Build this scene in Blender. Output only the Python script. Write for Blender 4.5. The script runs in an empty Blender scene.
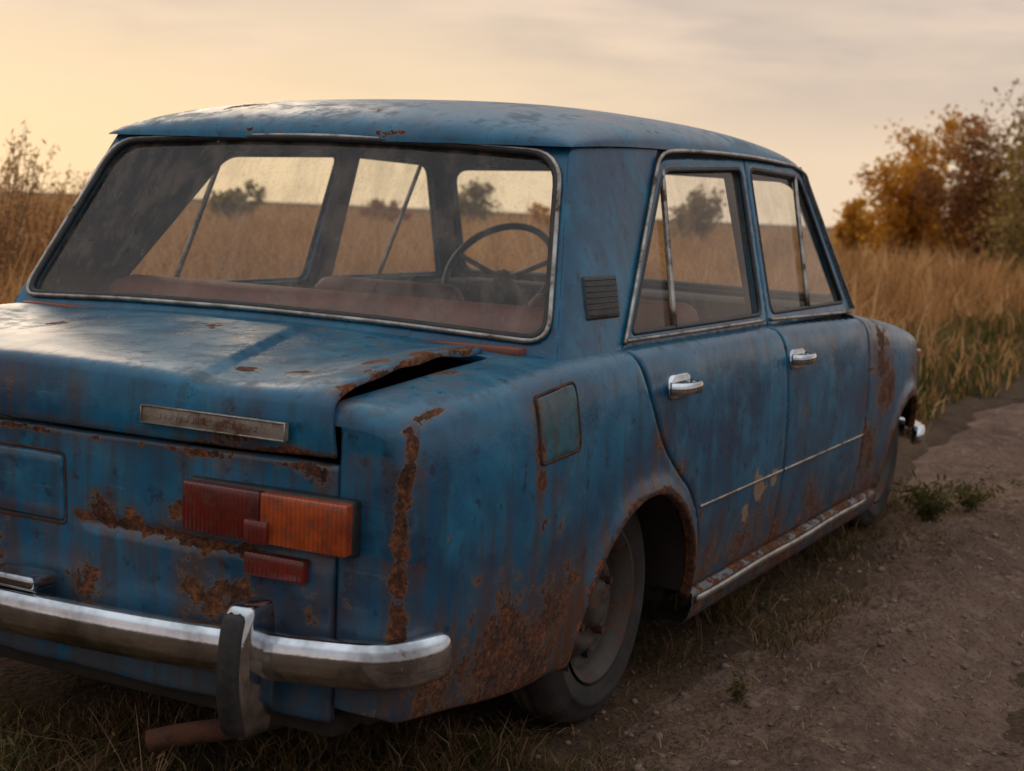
import bpy, bmesh, math, random
import numpy as np
from mathutils import Vector, Matrix
from mathutils.geometry import delaunay_2d_cdt
R=math.radians
rng=np.random.default_rng(7); random.seed(7)
sc=bpy.context.scene; COL=sc.collection
# ------------------------------------------------------------------ node helpers
class NT:
    def __init__(s,name):
        s.m=bpy.data.materials.new(name); s.m.use_nodes=True; s.t=s.m.node_tree; s.t.nodes.clear()
        s.out=s.t.nodes.new('ShaderNodeOutputMaterial')
    def n(s,typ,ins=None,**kw):
        nd=s.t.nodes.new(typ)
        for k,v in kw.items(): setattr(nd,k,v)
        if ins:
            for k,v in ins.items():
                if isinstance(v,bpy.types.NodeSocket): s.t.links.new(v,nd.inputs[k])
                else: nd.inputs[k].default_value=v
        return nd
    def math(s,op,a,b=0.0,c=None,clamp=False):
        d={0:a,1:b}
        if c is not None: d[2]=c
        return s.n('ShaderNodeMath',d,operation=op,use_clamp=clamp).outputs[0]
    def ramp(s,v,lo,hi,a=0.0,b=1.0):
        return s.n('ShaderNodeMapRange',{0:v,1:lo,2:hi,3:a,4:b},interpolation_type='SMOOTHSTEP').outputs[0]
    def mix(s,f,a,b):
        nd=s.n('ShaderNodeMix',data_type='RGBA')
        for k,v in ((0,f),(6,a),(7,b)):
            if isinstance(v,bpy.types.NodeSocket): s.t.links.new(v,nd.inputs[k])
            else: nd.inputs[k].default_value=v if k==0 else (*v,1)
        return nd.outputs[2]
    def noise(s,vec,scale,detail=5,rough=.6):
        return s.n('ShaderNodeTexNoise',{'Vector':vec,'Scale':scale,'Detail':detail,'Roughness':rough}).outputs[0]
    def mapv(s,vec,sc):
        return s.n('ShaderNodeMapping',{'Vector':vec,'Scale':sc}).outputs[0]
    def bump(s,h,dist=.002,st=1.0):
        return s.n('ShaderNodeBump',{'Height':h,'Distance':dist,'Strength':st}).outputs[0]
    def bsdf(s,**k):
        d={x.replace('_',' '):v for x,v in k.items()}
        for a,v in list(d.items()):
            if isinstance(v,tuple) and len(v)==3: d[a]=(*v,1)
        b=s.n('ShaderNodeBsdfPrincipled',d); s.t.links.new(b.outputs[0],s.out.inputs[0]); return b
    def coord(s): return s.n('ShaderNodeTexCoord').outputs['Object']

def mat_paint(name='weathered_blue_paint',dk=(.0015,.054,.118),lt=(.002,.135,.250)):
    t=NT(name); co=t.coord()
    geo=t.n('ShaderNodeNewGeometry'); sep=t.n('ShaderNodeSeparateXYZ',{0:co}); nz=t.n('ShaderNodeSeparateXYZ',{0:geo.outputs['Normal']}).outputs[2]
    n1=t.noise(co,2.6,3); n2=t.noise(co,24,5,.68); n3=t.noise(co,85,3,.7)
    st=t.noise(t.mapv(co,(34,34,1.4)),1,4,.65); n4=t.noise(co,7.5,5,.62)
    sc_=t.noise(t.n('ShaderNodeMapping',{'Vector':co,'Rotation':(R(35),R(20),R(12)),'Scale':(6,160,160)}).outputs[0],1,3,.6)
    at=t.n('ShaderNodeAttribute',attribute_name='rust').outputs['Fac']
    sn=t.n('ShaderNodeAttribute',attribute_name='stain').outputs['Fac']
    pe=t.n('ShaderNodeAttribute',attribute_name='peel').outputs['Fac']
    v=t.math('ADD',t.math('MULTIPLY',at,1.2),t.math('ADD',t.math('MULTIPLY',t.math('SUBTRACT',n2,.5),1.7),t.math('MULTIPLY',t.math('SUBTRACT',n4,.5),2.0)))
    fac=t.ramp(v,.56,.61); chip=t.ramp(v,.47,.50); halo=t.ramp(v,.05,.58)
    blue=t.mix(t.ramp(n1,.34,.66),dk,lt)
    blue=t.mix(t.math('MULTIPLY',t.ramp(n4,.46,.66),.55),blue,(.005,.190,.310))
    up=t.math('MULTIPLY',t.ramp(nz,.35,.95),t.ramp(n4,.32,.72,.05,.60))
    blue=t.mix(up,blue,(.050,.150,.200))
    dirt=t.math('MULTIPLY',t.ramp(nz,.3,.95),t.ramp(t.math('ADD',t.math('MULTIPLY',n1,.5),t.math('MULTIPLY',n2,.5)),.49,.60,0,.65))
    blue=t.mix(dirt,blue,(.045,.050,.047))
    str_=t.math('MULTIPLY',t.ramp(st,.48,.66),t.ramp(nz,.7,.2,.1,.50))
    blue=t.mix(str_,blue,(.012,.042,.060))
    fine=t.math('MULTIPLY',t.ramp(n3,.55,.68),.20)
    blue=t.mix(fine,blue,(.055,.105,.12))
    blue=t.mix(t.math('MULTIPLY',t.ramp(sc_,.64,.70),.42),blue,(.10,.17,.19))
    fine2=t.math('MULTIPLY',t.ramp(n2,.44,.30),.80)
    blue=t.mix(fine2,blue,(.002,.018,.038))
    low=t.math('MULTIPLY',t.ramp(sep.outputs[2],.62,.27),t.ramp(t.math('ADD',t.math('MULTIPLY',n4,.6),t.math('MULTIPLY',n2,.4)),.40,.58,.12,1.0))
    blue=t.mix(t.math('MULTIPLY',low,.74),blue,(.070,.043,.030))
    blue=t.mix(t.math('MULTIPLY',t.math('MULTIPLY',sn,t.ramp(st,.34,.58)),1.0,clamp=True),blue,(.110,.045,.020))
    blue=t.mix(t.math('MULTIPLY',t.math('MULTIPLY',halo,at,clamp=True),.9,clamp=True),blue,(.085,.045,.025))
    blue=t.mix(t.math('MULTIPLY',chip,.45),blue,(.15,.11,.08))
    pf_=t.ramp(t.math('ADD',pe,t.math('ADD',t.math('MULTIPLY',t.math('SUBTRACT',n4,.5),2.2),t.math('MULTIPLY',t.math('SUBTRACT',n2,.5),.6))),.50,.54)
    rc=t.n('ShaderNodeValToRGB',{0:t.math('ADD',t.math('MULTIPLY',n3,.5),t.math('MULTIPLY',n2,.5))})
    e=rc.color_ramp.elements; e[0].position=.38; e[0].color=(.014,.007,.005,1); e[1].position=.66; e[1].color=(.28,.098,.030,1)
    m=e.new(.51); m.color=(.085,.028,.012,1)
    colr=t.mix(fac,blue,rc.outputs[0])
    colr=t.mix(pf_,colr,t.mix(n3,(.14,.085,.05),(.42,.28,.17)))
    colr=t.mix(geo.outputs['Backfacing'],colr,(.030,.022,.018))
    ro=t.ramp(fac,0,1,.11,.82); ro=t.math('ADD',ro,t.math('MULTIPLY',n4,.38)); ro=t.math('ADD',ro,t.math('MULTIPLY',low,.3)); ro=t.math('ADD',ro,t.math('MULTIPLY',dirt,.35))
    h=t.math('ADD',t.math('MULTIPLY',fac,t.math('SUBTRACT',t.math('MULTIPLY',n3,1.2),1.0)),t.math('MULTIPLY',n1,5.0))
    h=t.math('ADD',h,t.math('MULTIPLY',n4,1.2))
    b=t.bump(h,.0026,.85)
    t.bsdf(Base_Color=colr,Roughness=ro,Normal=b,Specular_IOR_Level=.5)
    return t.m
def mat_simple(name,c1,c2,scale=12,rough=.6,metal=0.0,bump=.001,rusty=None,rustlo=.55,coat=0):
    t=NT(name); co=t.coord(); n=t.noise(co,scale,4,.65); n2=t.noise(co,scale*3.2,4,.7)
    c=t.mix(t.ramp(n,.35,.68),c1,c2); ro=t.math('ADD',t.math('MULTIPLY',n2,.25),rough-.12); me=metal
    if rusty:
        f=t.ramp(t.math('ADD',t.math('MULTIPLY',n,.65),t.math('MULTIPLY',n2,.35)),rustlo,rustlo+.06); c=t.mix(f,c,rusty); ro=t.math('MAXIMUM',ro,t.math('MULTIPLY',f,.85)); me=t.math('MULTIPLY',t.math('SUBTRACT',1.0,f),metal)
    t.bsdf(Base_Color=c,Roughness=ro,Metallic=me,Normal=t.bump(n2,bump),Coat_Weight=coat); return t.m
def mat_glass(name,dust,tint=(.95,.95,.92)):
    t=NT(name); co=t.coord(); n=t.noise(co,5,4,.65); st=t.noise(t.n('ShaderNodeMapping',{'Vector':co,'Rotation':(0,R(8),0),'Scale':(16,16,2.4)}).outputs[0],1,4,.66); n3=t.noise(co,110,3,.7)
    sep=t.n('ShaderNodeSeparateXYZ',{0:co}).outputs[2]
    d=t.math('MULTIPLY',t.ramp(t.math('ADD',t.math('MULTIPLY',st,.6),t.math('MULTIPLY',n,.4)),.44,.60,.15,1.1),dust)
    d=t.math('ADD',d,t.math('MULTIPLY',t.ramp(sep,1.0,.90),dust*.6)); d=t.math('ADD',d,t.math('MULTIPLY',t.ramp(n3,.56,.66),dust*.7),clamp=True)
    tr=t.n('ShaderNodeBsdfTransparent',{0:(*tint,1)}); gl=t.n('ShaderNodeBsdfGlossy',{'Color':(.85,.85,.85,1),'Roughness':.05})
    fc=t.n('ShaderNodeLayerWeight',{'Blend':.5}).outputs['Facing']
    fr=t.math('ADD',t.math('MULTIPLY',t.math('POWER',fc,5.0),.8),.045)
    a=t.n('ShaderNodeMixShader',{0:fr,1:tr.outputs[0],2:gl.outputs[0]})
    df=t.n('ShaderNodeBsdfDiffuse',{'Color':(.36,.28,.21,1)})
    b=t.n('ShaderNodeMixShader',{0:d,1:a.outputs[0],2:df.outputs[0]}); t.t.links.new(b.outputs[0],t.out.inputs[0]); return t.m
def mat_lens(name,c1,c2):
    t=NT(name); co=t.coord(); n=t.noise(co,14,4,.65); w=t.n('ShaderNodeTexWave',{'Vector':co,'Scale':34.0,'Distortion':0.0},bands_direction='X').outputs[1]
    n2=t.noise(co,60,4,.7)
    c=t.mix(t.ramp(n,.4,.7),c1,c2);c=t.mix(t.math('MULTIPLY',w,.25),c,(.02,.008,.005));c=t.mix(t.math('MULTIPLY',t.ramp(n2,.50,.66),.5),c,(.10,.055,.035)); t.bsdf(Base_Color=c,Roughness=t.math('ADD',t.math('MULTIPLY',n,.3),.06),Normal=t.bump(w,.002,.5),Coat_Weight=.4); return t.m
def mat_blade(name,ca,cb,cc,tr=.4):
    t=NT(name); a=t.n('ShaderNodeAttribute',attribute_name='tone').outputs['Fac']
    r=t.n('ShaderNodeValToRGB',{0:a}); e=r.color_ramp.elements; e[0].color=(*ca,1); e[1].color=(*cc,1); m=e.new(.5); m.color=(*cb,1)
    d=t.n('ShaderNodeBsdfDiffuse',{'Color':r.outputs[0]}); tl=t.n('ShaderNodeBsdfTranslucent',{'Color':r.outputs[0]})
    x=t.n('ShaderNodeMixShader',{0:tr,1:d.outputs[0],2:tl.outputs[0]}); t.t.links.new(x.outputs[0],t.out.inputs[0]); return t.m
M={}
M['paint']=mat_paint()
M['paint2']=mat_paint('green_tinted_blue_paint',(.010,.066,.085),(.020,.12,.14))
M['chrome']=mat_simple('worn_chrome',(.76,.80,.84),(.30,.31,.32),7,.12,1.0,.0003,(.13,.08,.05),.62)
M['trim']=mat_simple('dull_trim_metal',(.46,.43,.39),(.18,.15,.12),14,.30,.8,.0006,(.10,.055,.03),.56)
M['badge']=mat_simple('faded_badge_metal',(.34,.29,.24),(.19,.14,.10),24,.5,.4,.0006,(.12,.05,.025),.54)
M['rubber']=mat_simple('aged_rubber',(.012,.012,.012),(.030,.027,.024),30,.5)
M['tyre']=mat_simple('dusty_tyre_rubber',(.020,.017,.015),(.060,.045,.035),8,.85,0,.002)
M['rim']=mat_simple('rusty_wheel_steel',(.080,.064,.052),(.042,.032,.026),14,.65,.3,.0015,(.10,.040,.020),.52)
M['rust']=mat_simple('heavy_rust',(.10,.034,.015),(.03,.014,.009),20,.9,0,.003)
M['dark']=mat_simple('underbody_dirt',(.014,.011,.009),(.030,.022,.016),8,.9)
M['vinyl']=mat_simple('red_brown_vinyl',(.22,.065,.042),(.12,.038,.027),8,.6)
M['trimdark']=mat_simple('dark_interior_trim',(.026,.020,.017),(.045,.032,.025),6,.8)
M['black']=mat_simple('black_plastic',(.014,.014,.015),(.03,.028,.026),20,.5)
M['glass_r']=mat_glass('dirty_rear_glass',.20)
M['glass']=mat_glass('dirty_side_glass',.14)
M['red']=mat_lens('dark_red_lens',(.15,.011,.007),(.07,.008,.006))
M['amber']=mat_lens('faded_orange_lens',(.50,.082,.014),(.26,.038,.012))
M['refl']=mat_lens('red_reflector',(.24,.022,.014),(.12,.013,.01))
M['lamp']=mat_simple('clouded_lamp_glass',(.5,.48,.42),(.3,.28,.24),10,.25)
# ------------------------------------------------------------------ car empties and mesh helpers
def thing(name,label,cat,loc=(0,0,0),group=None):
    o=bpy.data.objects.new(name,None); COL.objects.link(o); o.location=loc; o['label']=label; o['category']=cat
    if group: o['group']=group
    return o
CAR=thing('parked_car','abandoned rusty blue four door saloon standing beside the dirt road','car')
# rust blobs: x,y,z,radius,strength
BL=[(.76,-.62,.34,.19,.66),(.76,-.42,.35,.17,.66),(.77,-.34,.46,.08,.56),(.76,-.80,.33,.12,.58),(.78,.34,.30,.06,.6),(.76,-.50,.28,.17,.74),
 (.80,-.515,.80,.022,.7),(.80,-.51,.72,.020,.7),(.80,-.50,.66,.026,.7),(.80,-.49,.57,.03,.52),(.80,-.355,.72,.018,.5),(.8,-.43,.64,.03,.42),(.80,-.44,.835,.02,.45),
 (.80,.82,.36,.09,.48),(.80,.70,.32,.09,.58),(.80,.45,.30,.09,.58),(.80,1.3,.29,.14,.48),(.80,1.0,.30,.09,.58),(.8,.93,.36,.06,.52),(.8,.5,.4,.05,.42),
 (.79,1.98,.72,.15,.70),(.79,2.05,.60,.14,.64),(.79,1.9,.40,.14,.55),(.77,2.5,.62,.14,.45),(.8,.07,.66,.05,.44),(.8,.2,.58,.04,.5),(.8,1.8,.6,.05,.42),(.8,1.15,.62,.04,.40),
 (.12,-.94,.590,.045,.62),(.20,-.94,.572,.035,.68),(.28,-.94,.565,.035,.68),(.37,-.94,.555,.035,.66),(.46,-.94,.49,.05,.5),(.33,-.94,.48,.07,.50),(.60,-.94,.47,.07,.46),(.42,-.94,.45,.08,.52),
 (.08,-.94,.46,.07,.5),(-.2,-.94,.47,.12,.5),(.30,-.94,.71,.04,.42),(.60,-.94,.705,.04,.64),(.45,-.94,.72,.04,.48),(.29,-.94,.60,.035,.5),(.04,-.94,.64,.02,.42),
 (.07,-.93,.80,.030,.60),(-.1,-.93,.80,.04,.62),(.42,-.945,.745,.06,.58),(.36,-.83,.86,.03,.60),(.46,-.80,.86,.03,.60),(.56,-.72,.88,.045,.6),(.60,-.62,.90,.045,.66),(.60,-.5,.90,.045,.66),(.60,-.80,.87,.04,.62),(.61,-.9,.85,.03,.5),
 (-.3,-.6,.9,.06,.46),(.05,-.55,.90,.04,.43),(-.45,-.75,.87,.08,.47),(.2,-.43,.90,.05,.42),(.62,.30,1.32,.04,.45),(.1,-.05,1.37,.06,.42),(-.3,.0,1.38,.10,.42),(.6,-.05,1.30,.04,.45),(.3,.6,1.42,.1,.35),(.64,-.6,.87,.04,.48)]
LN=[((.757,-.93,.44),(.757,-.93,.72),.020,.84),((.757,-.925,.70),(.762,-.90,.80),.018,.84),((.745,-.91,.80),(.755,-.70,.85),.013,.80),
 ((-.6,-.945,.738),(.62,-.945,.738),.011,.60),((-.6,-.945,.718),(.62,-.945,.718),.011,.56),((.64,-.93,.38),(.66,-.93,.55),.018,.5),
 ((.06,-.94,.570),(.48,-.94,.553),.015,.80),((-.52,-.15,1.32),(.56,-.15,1.32),.014,.50),((.624,-.90,.85),(.60,-.45,.90),.018,.80),((.80,-.05,.87),(.80,.36,.45),.010,.46),
 ((.63,-.94,.74),(.63,-.92,.83),.012,.6),
 ((-.6,-.31,.90),(.6,-.31,.93),.010,.46),((-.6,-.43,.90),(.6,-.43,.92),.010,.46),((.79,.97,.27),(.80,.975,.6),.012,.55),((.79,1.805,.27),(.80,1.81,.7),.016,.55)]
PL=[(.80,.80,.44,.065,.66),(.80,.70,.40,.055,.62),(.80,.91,.47,.045,.64),(.80,.86,.36,.05,.56),(.77,-.55,.42,.05,.25)]
def linedist(P,a,b):
    a=np.array(a);b=np.array(b);ab=b-a;tt=np.clip(((P-a)@ab)/(ab@ab),0,1);return np.linalg.norm(P-(a+tt[:,None]*ab),axis=1)
def rustval(P):
    r=np.zeros(len(P));s2=np.zeros(len(P));pe=np.zeros(len(P))
    for x,y,z,rad,s in PL: pe=np.maximum(pe,s*np.exp(-((P-[x,y,z])**2).sum(1)/rad**2))
    for x,y,z,rad,s in BL:
        d2=((P-[x,y,z])**2).sum(1); r=np.maximum(r,s*np.exp(-d2/rad**2))
        if z<.86:
            h=np.hypot(P[:,0]-x,P[:,1]-y);dz=z-P[:,2];s2=np.maximum(s2,s*1.3*np.exp(-(h/(rad*.9+.01))**2)*np.where(dz>0,np.exp(-dz/.14),np.exp(-(dz/rad)**2)))
    for a,b,rad,s in LN:
        d=linedist(P,a,b);r=np.maximum(r,s*np.exp(-(d/rad)**2))
        if abs(a[2]-b[2])<.05 and a[2]<.8:
            dz=a[2]-P[:,2];m=(P[:,1]<-.88)&(dz>-.01);s2=np.maximum(s2,m*s*.7*np.exp(-np.clip(dz,0,9)/.07))
    for cy in (.02,2.424):
        rho=np.hypot(P[:,1]-cy,P[:,2]-.22); m=np.abs(P[:,0])>.7
        r=np.maximum(r,m*(.78*np.exp(-((rho-.332)/.020)**2)));s2=np.maximum(s2,m*.7*np.exp(-((rho-.345)/.06)**2))
    sidem=(np.abs(P[:,0])>.68)&(P[:,2]<.36)
    r=np.maximum(r,sidem*np.clip((.36-P[:,2])/.10,0,1)*.54)
    q=(P[:,0]>.6)&(P[:,1]<-.28);s2=np.maximum(s2,q*np.clip((.52-P[:,2])/.12,0,1)*.95*np.clip((P[:,1]+.97)/.12,0,1))
    return r,np.clip(s2,0,1),pe
def mk(name,V,F,mat,parent,rust=False,smooth=True,label=None):
    me=bpy.data.meshes.new(name); me.from_pydata([tuple(map(float,v)) for v in V],[],[tuple(map(int,f)) for f in F]); me.update()
    if smooth: me.polygons.foreach_set('use_smooth',[True]*len(me.polygons))
    me.materials.append(M[mat] if isinstance(mat,str) else mat)
    if rust:
        for nm,vv in zip(('rust','stain','peel'),rustval(np.array(V,float))):
            a=me.attributes.new(nm,'FLOAT','POINT'); a.data.foreach_set('value',vv.astype(np.float32))
    o=bpy.data.objects.new(name,me); COL.objects.link(o)
    if parent: o.parent=parent
    if label: o['label']=label
    return o
def inpoly(P,loops):
    r=np.zeros(len(P),bool)
    for L in loops:
        L=np.array(L); x,y=P[:,0],P[:,1]; n=len(L)
        for i in range(n):
            x1,y1=L[i];x2,y2=L[(i+1)%n]
            if y1==y2: continue
            c=((y1>y)!=(y2>y))&(x<(x2-x1)*(y-y1)/(y2-y1)+x1); r^=c
    return r
def dens(L,st,closed=True):
    out=[];n=len(L)
    for i in range(n if closed else n-1):
        a=np.array(L[i],float);b=np.array(L[(i+1)%n],float);k=max(1,int(math.ceil(np.linalg.norm(b-a)/st)))
        for j in range(k): out.append(a+(b-a)*j/k)
    if not closed: out.append(np.array(L[-1],float))
    return out
def rpoly(pts,rad,n=6):
    out=[];N=len(pts)
    if not hasattr(rad,'__len__'): rad=[rad]*N
    for i in range(N):
        p=np.array(pts[i],float);a=np.array(pts[i-1],float);b=np.array(pts[(i+1)%N],float);r=rad[i]
        if r<=0: out.append(p);continue
        ra=min(r,np.linalg.norm(a-p)*.45);rb=min(r,np.linalg.norm(b-p)*.45)
        A=p+(a-p)/np.linalg.norm(a-p)*ra;B=p+(b-p)/np.linalg.norm(b-p)*rb
        for k in range(n+1):
            t=k/n; out.append((1-t)**2*A+2*t*(1-t)*p+t*t*B)
    return out
def spline(pts,n=6):
    P=[np.array(p,float) for p in pts];P=[2*P[0]-P[1]]+P+[2*P[-1]-P[-2]];out=[]
    for i in range(1,len(P)-2):
        for k in range(n):
            t=k/n;a,b,c,d=P[i-1],P[i],P[i+1],P[i+2]
            out.append(.5*((2*b)+(-a+c)*t+(2*a-5*b+4*c-d)*t*t+(-a+3*b-3*c+d)*t**3))
    out.append(P[-2]);return out
def panel(name,outline,mapf,mat,parent,holes=(),step=.022,est=.014,drop=.003,skirt=.014,outward=None,sgn=1,rust=True,inset=.006,label=None,nodrop=None):
    loops=[dens(outline,est)]+[dens(h,est) for h in holes]
    pts=[];edges=[];b=0
    for L in loops:
        n=len(L);pts+=L;edges+=[(b+i,b+(i+1)%n) for i in range(n)];b+=n
    nb=b;O=np.array(pts)
    lo=O.min(0);hi=O.max(0)
    g=np.array([(x+(.5*step if j%2 else 0),y) for j,y in enumerate(np.arange(lo[1]+step/2,hi[1],step*.87)) for x in np.arange(lo[0]+step/2,hi[0],step)])
    extra=[]
    for L in loops:
        L=np.array(L);tan=np.roll(L,-1,0)-np.roll(L,1,0);tan/=np.maximum(np.linalg.norm(tan,axis=1),1e-9)[:,None];nn=np.stack([-tan[:,1],tan[:,0]],1)
        extra.append(L+nn*inset);extra.append(L-nn*inset)
    ex=np.concatenate(extra)
    def dmin(P):
        r=np.full(len(P),9.)
        for i in range(0,nb): r=np.minimum(r,np.hypot(P[:,0]-O[i,0],P[:,1]-O[i,1]))
        return r
    keep=[]
    if len(g):
        g=g[inpoly(g,loops)]
        if len(g): g=g[dmin(g)>max(inset*1.7,step*.5)];keep.append(g)
    ex=ex[inpoly(ex,loops)]
    if len(ex): ex=ex[dmin(ex)>inset*.75];keep.append(ex)
    allp=np.concatenate([O]+keep) if keep else O
    r=delaunay_2d_cdt([Vector(p) for p in allp],edges,[],0,1e-7)
    V2=np.array([tuple(v) for v in r[0]]);F=[tuple(f) for f in r[2]]
    C=np.array([V2[list(f)].mean(0) for f in F]);ok=inpoly(C,loops);F=[f for f,k in zip(F,ok) if k]
    e=1e-3
    P=mapf(V2[:,0],V2[:,1]);du=mapf(V2[:,0]+e,V2[:,1])-mapf(V2[:,0]-e,V2[:,1]);dv=mapf(V2[:,0],V2[:,1]+e)-mapf(V2[:,0],V2[:,1]-e)
    nn=np.cross(du,dv);nn/=np.maximum(np.linalg.norm(nn,axis=1),1e-12)[:,None]
    ow=np.array(outward,float);fl=np.sign((nn.mean(0)@ow)) or 1;nn=nn*fl
    cnt={}
    for f in F:
        for i in range(3):
            a,b2=f[i],f[(i+1)%3];cnt.setdefault((min(a,b2),max(a,b2)),[]).append((a,b2))
    be=[v[0] for k,v in cnt.items() if len(v)==1];bv=np.array(sorted({i for e2 in be for i in e2}))
    nd=nodrop(V2) if nodrop else np.zeros(len(V2),bool)
    dv_=np.where(nd[bv],0,drop)[:,None];
    if drop: P[bv]-=nn[bv]*dv_
    V=list(P);idx={}
    if skirt:
        be2=[(a,b2) for a,b2 in be if not (nd[a] and nd[b2])]
        for i in bv: idx[i]=len(V);V.append(P[i]-nn[i]*skirt)
    f=F[len(F)//2];s=np.cross(P[f[1]]-P[f[0]],P[f[2]]-P[f[0]])@nn[f[0]]
    if s<0:
        F=[f[::-1] for f in F]
        if skirt: be2=[(b2,a) for a,b2 in be2]
    if skirt: F=F+[(b2,a,idx[a],idx[b2]) for a,b2 in be2]
    V=np.array(V)
    if sgn<0: V=V*[-1,1,1];F=[tuple(f)[::-1] for f in F]
    return mk(name,V,F,mat,parent,rust=rust,label=label)
def grid(name,G,mat,parent,rust=True,sgn=1,flip=False,closed=False,label=None,caps=False):
    G=np.array(G);n,m=G.shape[:2];V=G.reshape(-1,3);F=[]
    for i in range(n-1 if not closed else n):
        for j in range(m-1):
            a=i*m+j;b=((i+1)%n)*m+j;F.append((a,a+1,b+1,b) if not flip else (a,b,b+1,a+1))
    if caps: F.append(tuple(range(m-1)));F.append(tuple((n-1)*m+j for j in range(m-1))[::-1])
    if sgn<0: V=V*[-1,1,1];F=[f[::-1] for f in F]
    return mk(name,V,F,mat,parent,rust=rust,label=label)
def tube(name,path,rad,mat,parent,closed=False,sgn=1,n=8,sx=1.0,rust=False,label=None):
    P=np.array(path,float)*[sgn,1,1];N=len(P);V=[];F=[];prev=None
    for i in range(N):
        if closed: t=P[(i+1)%N]-P[i-1]
        else: t=P[min(i+1,N-1)]-P[max(i-1,0)]
        t/=np.linalg.norm(t)+1e-12
        if prev is None:
            u=np.array([0,0,1.]) if abs(t[2])<.8 else np.array([1.,0,0]);u-=t*(u@t)
        else: u=prev-t*(prev@t)
        u/=np.linalg.norm(u);prev=u;w=np.cross(t,u);rr=rad[i] if hasattr(rad,'__len__') else rad
        for k in range(n):
            a=2*math.pi*k/n;V.append(P[i]+u*math.cos(a)*rr+w*math.sin(a)*rr*sx)
    for i in range(N if closed else N-1):
        for k in range(n):
            a=i*n+k;b=i*n+(k+1)%n;c=((i+1)%N)*n+(k+1)%n;d=((i+1)%N)*n+k;F.append((a,b,c,d))
    if not closed: F.append(tuple(range(n))[::-1]);F.append(tuple((N-1)*n+k for k in range(n)))
    return mk(name,V,F,mat,parent,rust=rust,label=label)
class BM:
    def __init__(s): s.b=bmesh.new()
    def box(s,c,sz,bev=.0,seg=2,rot=None):
        t=bmesh.new();bmesh.ops.create_cube(t,size=1);bmesh.ops.scale(t,vec=sz,verts=t.verts)
        if bev: bmesh.ops.bevel(t,geom=t.edges[:],offset=bev,segments=seg,affect='EDGES',profile=.5)
        if rot is not None: bmesh.ops.transform(t,matrix=rot,verts=t.verts)
        bmesh.ops.translate(t,vec=c,verts=t.verts)
        me=bpy.data.meshes.new('t');t.to_mesh(me);t.free();s.b.from_mesh(me);bpy.data.meshes.remove(me);return s
    def cyl(s,c,r,h,axis='x',n=16,r2=None):
        t=bmesh.new();bmesh.ops.create_cone(t,cap_ends=True,segments=n,radius1=r,radius2=r if r2 is None else r2,depth=h)
        if axis=='x': bmesh.ops.rotate(t,matrix=Matrix.Rotation(R(90),3,'Y'),verts=t.verts)
        if axis=='y': bmesh.ops.rotate(t,matrix=Matrix.Rotation(R(90),3,'X'),verts=t.verts)
        bmesh.ops.translate(t,vec=c,verts=t.verts)
        me=bpy.data.meshes.new('t');t.to_mesh(me);t.free();s.b.from_mesh(me);bpy.data.meshes.remove(me);return s
    def done(s,name,mat,parent,rust=False,label=None,smooth=True):
        me=bpy.data.meshes.new(name);s.b.to_mesh(me);s.b.free()
        V=np.array([v.co[:] for v in me.vertices]);F=[tuple(p.vertices) for p in me.polygons];bpy.data.meshes.remove(me)
        o=mk(name,V,F,mat,parent,rust=rust,label=label,smooth=smooth)
        if smooth:
            md=o.modifiers.new('e','EDGE_SPLIT');md.split_angle=R(40)
        return o
# ------------------------------------------------------------------ body surface definition
cp=[(.69,.222),(.765,.228),(.783,.30),(.799,.42),(.806,.55),(.804,.68),(.797,.78),(.784,.842),(.752,.866),(.70,.874),(.58,.878)]
pf=[np.array(p) for p in cp]
for _ in range(3):
    q=[pf[0]]
    for a,b in zip(pf[:-1],pf[1:]): q+=[a*.75+b*.25,a*.25+b*.75]
    q.append(pf[-1]);pf=q
pf=np.array(pf);al=np.concatenate([[0],np.cumsum(np.linalg.norm(np.diff(pf,axis=0),axis=1))])
s0=np.interp(.55,pf[:,1],al);SS=al-s0+.55
tg=np.gradient(pf,axis=0);tg/=np.linalg.norm(tg,axis=1)[:,None];NX=tg[:,1];NZ=-tg[:,0]
def sx_of(x):
    m=pf[:,1]>.8;return float(np.interp(-x,-pf[m,0],SS[m]))
ZTy=[-.95,-.8,-.6,-.3,0,.9,1.78,2.15,2.6,2.95];ZTz=[.828,.842,.860,.880,.886,.884,.864,.825,.768,.725]
def ZT(y): return np.interp(y,ZTy,ZTz)
RR=.035;YC=-.90;YF=2.86;RF=.06
def side_map(w,s):
    w=np.asarray(w,float);s=np.asarray(s,float)
    th=np.clip((YC-w)/RR,0,math.pi/2);th2=np.clip((w-YF)/RF,0,math.pi/2)
    y=np.where(w<YC,YC-RR*np.sin(th),np.where(w>YF,YF+RF*np.sin(th2),w));ins=RR*(1-np.cos(th))+RF*(1-np.cos(th2))
    x=np.interp(s,SS,pf[:,0]);z=np.interp(s,SS,pf[:,1]);nx=np.interp(s,SS,NX);nz=np.interp(s,SS,NZ)
    wt=np.clip((z-.5)/.36,0,1);z=z+(ZT(y)-.875)*wt
    x=x-.028*np.clip((-.2-y)/.7,0,1)**2-.11*np.clip((y-2.2)/.74,0,1)**2
    x=x-nx*ins;z=z-nz*ins
    for cy in (.02,2.424):
        rho=np.hypot(y-cy,z-.22);x=x+.014*np.exp(-(np.clip(rho-.335,0,9)/.032)**2)*(np.abs(nx)>.5)*(z<.75)
    return np.stack([x,y,z],-1)
def arch(cy,r,z0,n=36,zf=None):
    a0=math.asin((z0-.22)/r);a1=a0 if zf is None else math.asin((zf-.22)/r)
    return [(cy+r*math.cos(a),.22+r*math.sin(a)) for a in np.linspace(a1,math.pi-a0,n)]
ARC=.33
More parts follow.
